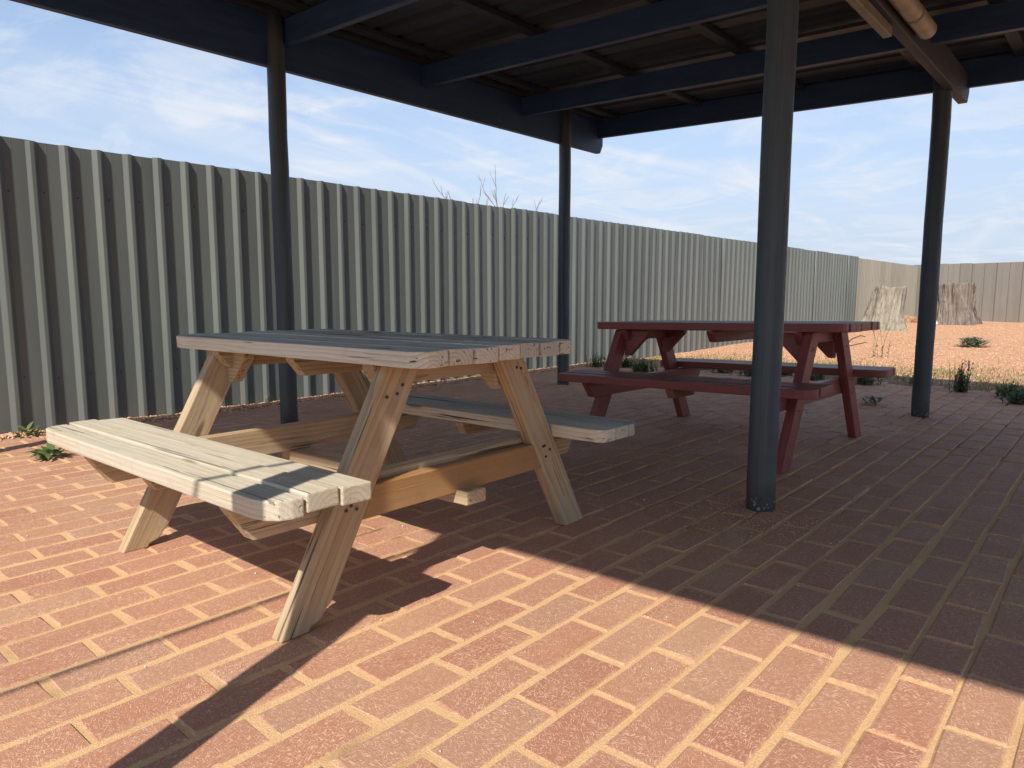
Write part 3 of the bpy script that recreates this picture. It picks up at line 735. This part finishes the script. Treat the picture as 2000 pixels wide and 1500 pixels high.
# ------------------------------------------------------------------ stumps
def stump(x, y, z, rb, rt_, h, lean, mat, label, seed, flare, fr=0.35):
    n, m = 128, 30; v = []
    for j in range(m + 1):
        t = j / m; r = rt_ + (rb - rt_) * (1 - t) ** 2.0
        for i in range(n):
            a = 2 * math.pi * i / n; c, s = math.cos(a), math.sin(a)
            root = 1 + flare * max(0, math.cos(a * 5 + seed)) * (1 - t) ** 3
            fl = 1 + 0.09 * mnoise.noise(Vector((c * 4 + seed, s * 4, t * 1.2))) + fr * (0.16 * mnoise.noise(Vector((c * 9, s * 9 + seed, t * 2))) - 0.16 * abs(mnoise.noise(Vector((c * 17 + 3, s * 17 + seed, t * 2.2)))))
            rr = r * root * fl; top = 0.05 * mnoise.noise(Vector((c * 2 + seed, s * 2, 7))) * h if j == m else 0
            v.append((rr * c + lean[0] * t * h, rr * s + lean[1] * t * h, t * h + top - 0.05))
    f = [(j * n + i, j * n + (i + 1) % n, (j + 1) * n + (i + 1) % n, (j + 1) * n + i) for j in range(m) for i in range(n)]
    b = len(v)
    for q, k in ((0.66, -0.012), (0.33, -0.02)):
        for i in range(n):
            w = v[m * n + i]; cx_, cy_ = lean[0] * h, lean[1] * h
            v.append((cx_ + (w[0] - cx_) * q, cy_ + (w[1] - cy_) * q, w[2] + k + 0.03 * mnoise.noise(Vector((w[0] * 9 * q, w[1] * 9 * q, seed)))))
    for ring, src in ((0, m * n), (1, b)):
        for i in range(n): f.append((src + i, src + (i + 1) % n, b + ring * n + (i + 1) % n, b + ring * n + i))
    f.append(tuple(b + n + i for i in range(n)))
    o = link('tree_stump', pydata('tree_stump', v, f, mat, True), None, Matrix.Translation((x, y, z))); tag(o, label, 'stump', 'cut stumps at the far end of the yard')
stump(-4.28, 17.4, mound(-4.28, 17.4), 0.47, 0.315, 1.0, (0.14, 0.10), M_STUMP1, 'pale grey tree stump near the fence, seen left of the right-hand post', 1.0, 0.28, 0.7)
stump(-3.62, 21.6, mound(-3.6, 21.6), 0.60, 0.47, 1.10, (-0.02, 0.0), M_STUMP2, 'darker, deeply furrowed tree stump half hidden by the right-hand post', 3.2, 0.30, 1.5)

# ------------------------------------------------------------------ bare tree beyond the fence
def bare_tree(x, y, h, label, seed, stems):
    rnd = random.Random(seed); root = link('bare_tree', None, None, Matrix.Translation((x, y, 0))); tag(root, label, 'tree', 'bare shrubs beyond the fence')
    def grow(p, d, L, r, depth, V, F):
        n = 6; pts = [p]; q = p; dd = d
        for i in range(n):
            dd = (dd + Vector((rnd.gauss(0, .09), rnd.gauss(0, .09), rnd.gauss(0.03, .05)))).normalized(); q = q + dd * L / n; pts.append(q)
        v, f = tube(pts, [r * (1 - 0.75 * i / n) + 0.002 for i in range(n + 1)], 6); b = len(V); V += v; F += [tuple(b + i for i in ff) for ff in f]
        if depth > 0:
            for k in range(rnd.randint(3, 4)):
                i = rnd.randint(1, n - 1); side = Vector((rnd.uniform(-1, 1), rnd.uniform(-1, 1), 0)).normalized()
                nd = (dd * 1.0 + side * rnd.uniform(0.35, 0.75) + Vector((0, 0, 0.15))).normalized()
                grow(pts[i], nd, L * rnd.uniform(0.2, 0.38), r * (1 - .75 * i / n) * 0.75, depth - 1, V, F)
    V, F = [], []; v, f = tube([(0, 0, -0.1), (0.02, 0, 0.35), (0, 0.02, 0.8)], [0.07, 0.055, 0.045], 9)
    link('trunk', pydata('trunk', v, f, M_BARK, True), root)
    for (ox, oy, tall) in stems:
        s = Vector((0, 0, 0.6)); top = Vector((ox, oy, tall)); d = (top - s)
        grow(s, d.normalized(), d.length, 0.018, 2, V, F)
    link('crown', pydata('crown', V, F, M_BARK, True), root)
bare_tree(-8.6, 9.25, 3, 'bare grey twigs of a leafless tree rising above the fence', 5, [(-0.02, -0.34, 2.74), (0.0, 0.34, 2.70), (0.05, -0.52, 2.46), (-0.05, 0.58, 2.46), (0.02, 0.05, 2.40)])
bare_tree(-8.6, 10.6, 3, 'few low bare twigs just topping the fence beside the second post', 12, [(0.02, -0.12, 2.38), (0.0, 0.2, 2.38)])

# ------------------------------------------------------------------ plants
def leaf(V, F, p, d, L, w, droop, seg=4):
    d = Vector(d).normalized(); side = d.cross(Vector((0, 0, 1)))
    if side.length < 1e-3: side = Vector((1, 0, 0))
    side.normalize(); b = len(V); q = Vector(p)
    for i in range(seg + 1):
        t = i / seg; ww = w * math.sin(math.pi * min(0.97, 0.12 + 0.86 * t)) * 0.5
        V.append(q - side * ww); V.append(q + side * ww + Vector((0, 0, 0.1 * ww)))
        q = q + d * (L / seg); d = (d - Vector((0, 0, droop / seg))).normalized()
    for i in range(seg): a = b + 2 * i; F.append((a, a + 1, a + 3, a + 2))

def blade(V, F, p, az, tilt, L, w, droop):
    d = Vector((math.cos(az) * tilt, math.sin(az) * tilt, 1)); leaf(V, F, p, d, L, w, droop, 3)

def weed(name, x, y, z, kind, size, label, mat, n, seed, group=None):
    rnd = random.Random(seed); V, F = [], []
    if kind == 'rosette':
        for k in range(n):
            az = rnd.uniform(0, 6.28); el = rnd.uniform(0.1, 1.3); r0 = rnd.uniform(0, 0.6) * size; L = size * rnd.uniform(0.35, 0.8)
            p = (math.cos(az) * r0 * 0.6 + rnd.gauss(0, .08 * size), math.sin(az) * r0 * 0.6 + rnd.gauss(0, .08 * size), 0.004 + rnd.uniform(0, 0.25) * size)
            leaf(V, F, p, (math.cos(az), math.sin(az), el), min(L, 0.075), min(L, 0.075) * rnd.uniform(0.28, 0.42), rnd.uniform(0.4, 1.4))
    elif kind == 'tuft':
        for k in range(n): blade(V, F, (rnd.gauss(0, .16 * size), rnd.gauss(0, .16 * size), 0), rnd.uniform(0, 6.28), rnd.uniform(0.05, 0.9), size * rnd.uniform(0.45, 1.1), 0.006 + .01 * size, rnd.uniform(0.3, 1.6))
    else:                                                   # stalks: upright stems with small leaves
        for k in range(n):
            az = rnd.uniform(0, 6.28); t = rnd.uniform(0.02, 0.28); h = size * rnd.uniform(0.45, 1.05); base = Vector((rnd.gauss(0, .32 * size if size < .25 else .12 * size), rnd.gauss(0, .32 * size if size < .25 else .12 * size), 0))
            pts = [base + Vector((math.cos(az) * t * h * u * u, math.sin(az) * t * h * u * u, h * u)) for u in (0, .25, .5, .75, 1)]
            v, f = tube(pts, [0.003, 0.0028, .0024, .002, .001], 4); b = len(V); V += v; F += [tuple(b + i for i in ff) for ff in f]
            for q in range(11):
                u = rnd.uniform(0.03, 1) ** 1.3; pp = base + Vector((math.cos(az) * t * h * u * u, math.sin(az) * t * h * u * u, h * u)); a2 = rnd.uniform(0, 6.28); Lf = rnd.uniform(0.02, 0.055) * (1.3 - 0.7 * u)
                leaf(V, F, pp, (math.cos(a2), math.sin(a2), rnd.uniform(.2, 1.2)), Lf, Lf * 0.4, 0.6, 3)
    o = link(name, pydata(name, V, F, mat, True), None, Matrix.Translation((x, y, z))); tag(o, label, 'weed', group); return o

weed('leafy_weed', -4.17, 1.15, 0.0, 'rosette', 0.135, 'low green leafy weed in the pavers beyond the end of the sunlit bench', M_LEAF, 46, 1)
weed('leafy_weed', -4.93, 1.24, 0.0, 'rosette', 0.13, 'small upright green weed against the fence foot at the far left', M_LEAF, 20, 2)
weed('grass_tuft', -4.97, 2.92, 0.0, 'tuft', 0.22, 'few bent grass blades behind the leftmost post at the fence foot', M_LEAF2, 6, 3)
weed('bushy_weed', -4.02, 6.80, 0.0, 'stalk', 0.15, 'dark bushy weed behind the far left leg of the red table', M_LEAF, 46, 4)
weed('bushy_weed', -4.75, 6.95, 0.0, 'stalk', 0.17, 'pale green weed at the fence foot behind the red table', M_LEAF, 22, 44)
weed('bushy_weed', -1.88, 7.25, 0.0, 'stalk', 0.15, 'dense dark green weed under the end of the far red bench', M_LEAF2, 60, 5)
weed('bushy_weed', -1.10, 7.22, 0.0, 'stalk', 0.27, 'tall dark weed with flower stalks right of the right-hand post', M_LEAF2, 40, 6)
weed('leafy_weed', -1.47, 5.93, 0.002, 'rosette', 0.16, 'small grey-green weed in the pavers beside the near right leg of the red table', M_LEAF2, 40, 7)
weed('bushy_weed', -0.62, 6.72, 0.0, 'stalk', 0.12, 'low weed clump on the paving edge at the far right', M_LEAF2, 60, 8)
weed('ground_weed', -1.90, 13.3, mound(-1.9, 13.3), 'rosette', 0.52, 'flat grey-green weed patch alone on the orange gravel', M_LEAF2, 420, 9)
weed('dry_weed', -2.62, 10.6, mound(-2.6, 10.6), 'stalk', 0.55, 'thin dry weed stalks on the gravel above the far red bench', M_DRY, 6, 10)
for i, (x, y, s) in enumerate(((-3.35, 7.35, .15), (-3.0, 7.2, .13), (-2.75, 7.5, .14), (-2.35, 7.3, .13), (-3.7, 7.6, .12), (-1.45, 7.45, .15), (-0.75, 7.1, .14), (-0.4, 6.9, .15), (-4.45, 7.15, .13))):
    weed('edge_weed', x, y, 0.0, 'stalk', s, 'low weed growing along the far edge of the paving', M_LEAF2 if i % 2 else M_LEAF, 26, 100 + i, 'low weeds along the far paving edge')

def build_grass():
    V, F = [], []; rnd = random.Random(3); cnt = 0
    for _ in range(90000):
        x = rnd.uniform(-5.0, 3.2); y = rnd.uniform(6.9, 10.6)
        d = mnoise.noise(Vector((x * 0.9, y * 1.2, 2))) + 0.5 * mnoise.noise(Vector((x * 3, y * 3, 8)))
        band = math.exp(-((y - 8.55 + 0.12 * x) / 0.75) ** 2) * (0.45 + 0.45 * min(1, max(0, (x + 2.4) / 1.6))) + 0.42 * math.exp(-((y - 7.6) / 0.38) ** 2)
        if rnd.random() < max(0, band * (0.55 + 1.3 * d)) * 0.62:
            blade(V, F, (x, y, mound(x, y) - 0.003), rnd.uniform(0, 6.28), rnd.uniform(0.1, 1.2), rnd.uniform(0.025, 0.075), 0.006, rnd.uniform(0.4, 1.6)); cnt += 1
            if cnt > 22000: break
    o = link('grass', pydata('grass', V, F, M_GRASS, True)); tag(o, 'thin patchy grass between the paving and the orange gravel', 'grass', None, 'stuff')
build_grass()

# ------------------------------------------------------------------ gravel, pebbles and litter
def chips(name, pts, smin, smax, mat, flat=0.55):
    n = len(pts); base = np.array([(1, 0, 0), (-0.6, 0.8, 0), (-0.55, -0.85, 0), (0.1, 0.05, 1.0), (0.2, -0.1, -0.6)], float)
    fidx = np.array([(0, 1, 3), (1, 2, 3), (2, 0, 3), (1, 0, 4), (2, 1, 4), (0, 2, 4)])
    P = np.array(pts, float); s = np.random.uniform(smin, smax, n) * np.random.uniform(0.6, 1.2, n); a = np.random.uniform(0, 6.28, n)
    v = np.repeat(base[None], n, 0) * (1 + np.random.uniform(-.35, .35, (n, 5, 3))); v[:, :, 2] *= flat; v[:, :, 1] *= np.random.uniform(.5, 1, n)[:, None]
    tl = np.random.normal(0, .35, n); x, y, z = v[:, :, 0].copy(), v[:, :, 1].copy(), v[:, :, 2].copy()
    z2 = z + x * tl[:, None] * 0.5; ca, sa = np.cos(a)[:, None], np.sin(a)[:, None]
    v = np.stack((x * ca - y * sa, x * sa + y * ca, z2), 2) * s[:, None, None] * 0.5 + P[:, None, :]
    F = (fidx[None] + (np.arange(n) * 5)[:, None, None]).reshape(-1, 3)
    me = bpy.data.meshes.new(name); me.vertices.add(n * 5); me.vertices.foreach_set('co', v.astype(np.float32).ravel())
    me.loops.add(F.size); me.loops.foreach_set('vertex_index', F.astype(np.int32).ravel())
    me.polygons.add(len(F)); me.polygons.foreach_set('loop_start', np.arange(0, F.size, 3, dtype=np.int32))
    me.materials.append(mat); me.update(calc_edges=True); me.validate()
    return link(name, me)

def build_gravel():
    pts = []
    for _ in range(9000):                                  # strip at the fence foot
        x = FENCE_X + 0.02 + abs(random.gauss(0, 0.075)); y = random.uniform(-0.5, 8.2)
        pts.append((x, y, 0.002 + 0.012 * math.exp(-((x - FENCE_X - 0.02) / 0.09) ** 2) * (0.6 + mnoise.noise(Vector((0, y * 3, 0))))))
    for _ in range(42000):
        y = 7.6 + 14.5 * random.random() ** 1.5; x = random.uniform(-5.0, 1.2 + 0.05 * y)
        if y < 9.2 and random.random() < 0.55: continue
        pts.append((x, y, mound(x, y) + 0.003))
    o = chips('gravel', pts, 0.014, 0.034, M_CHIP); tag(o, 'orange gravel chips covering the yard and the fence foot', 'gravel', None, 'stuff')
    # sand and grit swept across the paving
    pts = []
    for _ in range(2600):
        x = random.uniform(-4.9, 1.2); y = random.uniform(0.2, 7.4)
        if mnoise.noise(Vector((x * 0.8, y * 0.8, 3))) + random.uniform(-.5, .4) > 0: pts.append((x, y, 0.0015))
    for _ in range(1500):
        x = random.gauss(-4.75, 0.12); y = random.uniform(0.3, 7.3); pts.append((max(x, -4.93), y, 0.002))
    for _ in range(3000):
        pts.append((random.gauss(-1.05, 0.17), random.gauss(2.58, 0.17), 0.0015))
    o = chips('grit', pts, 0.003, 0.008, M_CHIP, 0.6); tag(o, 'loose orange grit scattered over the paving', 'grit', None, 'stuff')
    pts = [(random.uniform(-3.5, .9), random.uniform(0.4, 5.5), 0.003) for _ in range(70)]
    o = chips('pebbles', pts, 0.006, 0.014, simple('white_pebble', (0.7, 0.66, 0.6), 0.6), 0.6); tag(o, 'tiny white pebbles and paint flakes scattered over the paving', 'pebbles', None, 'stuff')
build_gravel()

def rock(x, y, z, s, mat, label):
    bm = bmesh.new(); bmesh.ops.create_icosphere(bm, subdivisions=3, radius=1)
    for v in bm.verts:
        n = 1 + 0.35 * mnoise.noise(v.co * 1.3 + Vector((x, y, 0))) + 0.12 * mnoise.noise(v.co * 4)
        v.co = Vector((v.co.x * s[0], v.co.y * s[1], v.co.z * s[2])) * n
    me = bpy.data.meshes.new('rock'); bm.to_mesh(me); bm.free(); me.materials.append(mat); me.polygons.foreach_set('use_smooth', [True] * len(me.polygons))
    tag(link('rock', me, None, Matrix.Translation((x, y, z))), label, 'rock')
M_ROCK = simple('orange_rock', (0.34, 0.20, 0.13), 0.9, 0.15, 0.35, 12, 0.5, 0.02)
M_ROCK2 = simple('pale_rock', (0.55, 0.48, 0.42), 0.9, 0.15, 0.25, 12, 0.5, 0.02)
rock(-4.78, 22.3, mound(-4.7, 22.3) + 0.05, (0.26, 0.2, 0.13), M_ROCK, 'orange-brown rock lying between the two stumps')
rock(-3.95, 20.95, mound(-3.9, 20.9) + 0.05, (0.15, 0.12, 0.11), M_ROCK2, 'pale rock at the foot of the darker stump')

def build_sticks():
    for pts, r, lab in (([(-3.67, 12.9, 0.0), (-3.60, 12.96, 0.08), (-3.50, 13.05, 0.13), (-3.44, 13.1, 0.11)], 0.012, 'dark curved stick poking out of the gravel left of the pale stump'),
                        ([(-3.5, 12.36, 0.0), (-3.40, 12.45, 0.03), (-3.28, 12.55, 0.06)], 0.009, 'short dark stick lying on the gravel below the curved one')):
        pts = [(x, y, z + mound(x, y)) for x, y, z in pts]
        v, f = tube(pts, [r, r, r * .9, r * .6][:len(pts)], 7); o = link('stick', pydata('stick', v, f, simple('dark_stick', (0.12, 0.08, 0.06), 0.9, 0.2), True)); tag(o, lab, 'stick')
build_sticks()
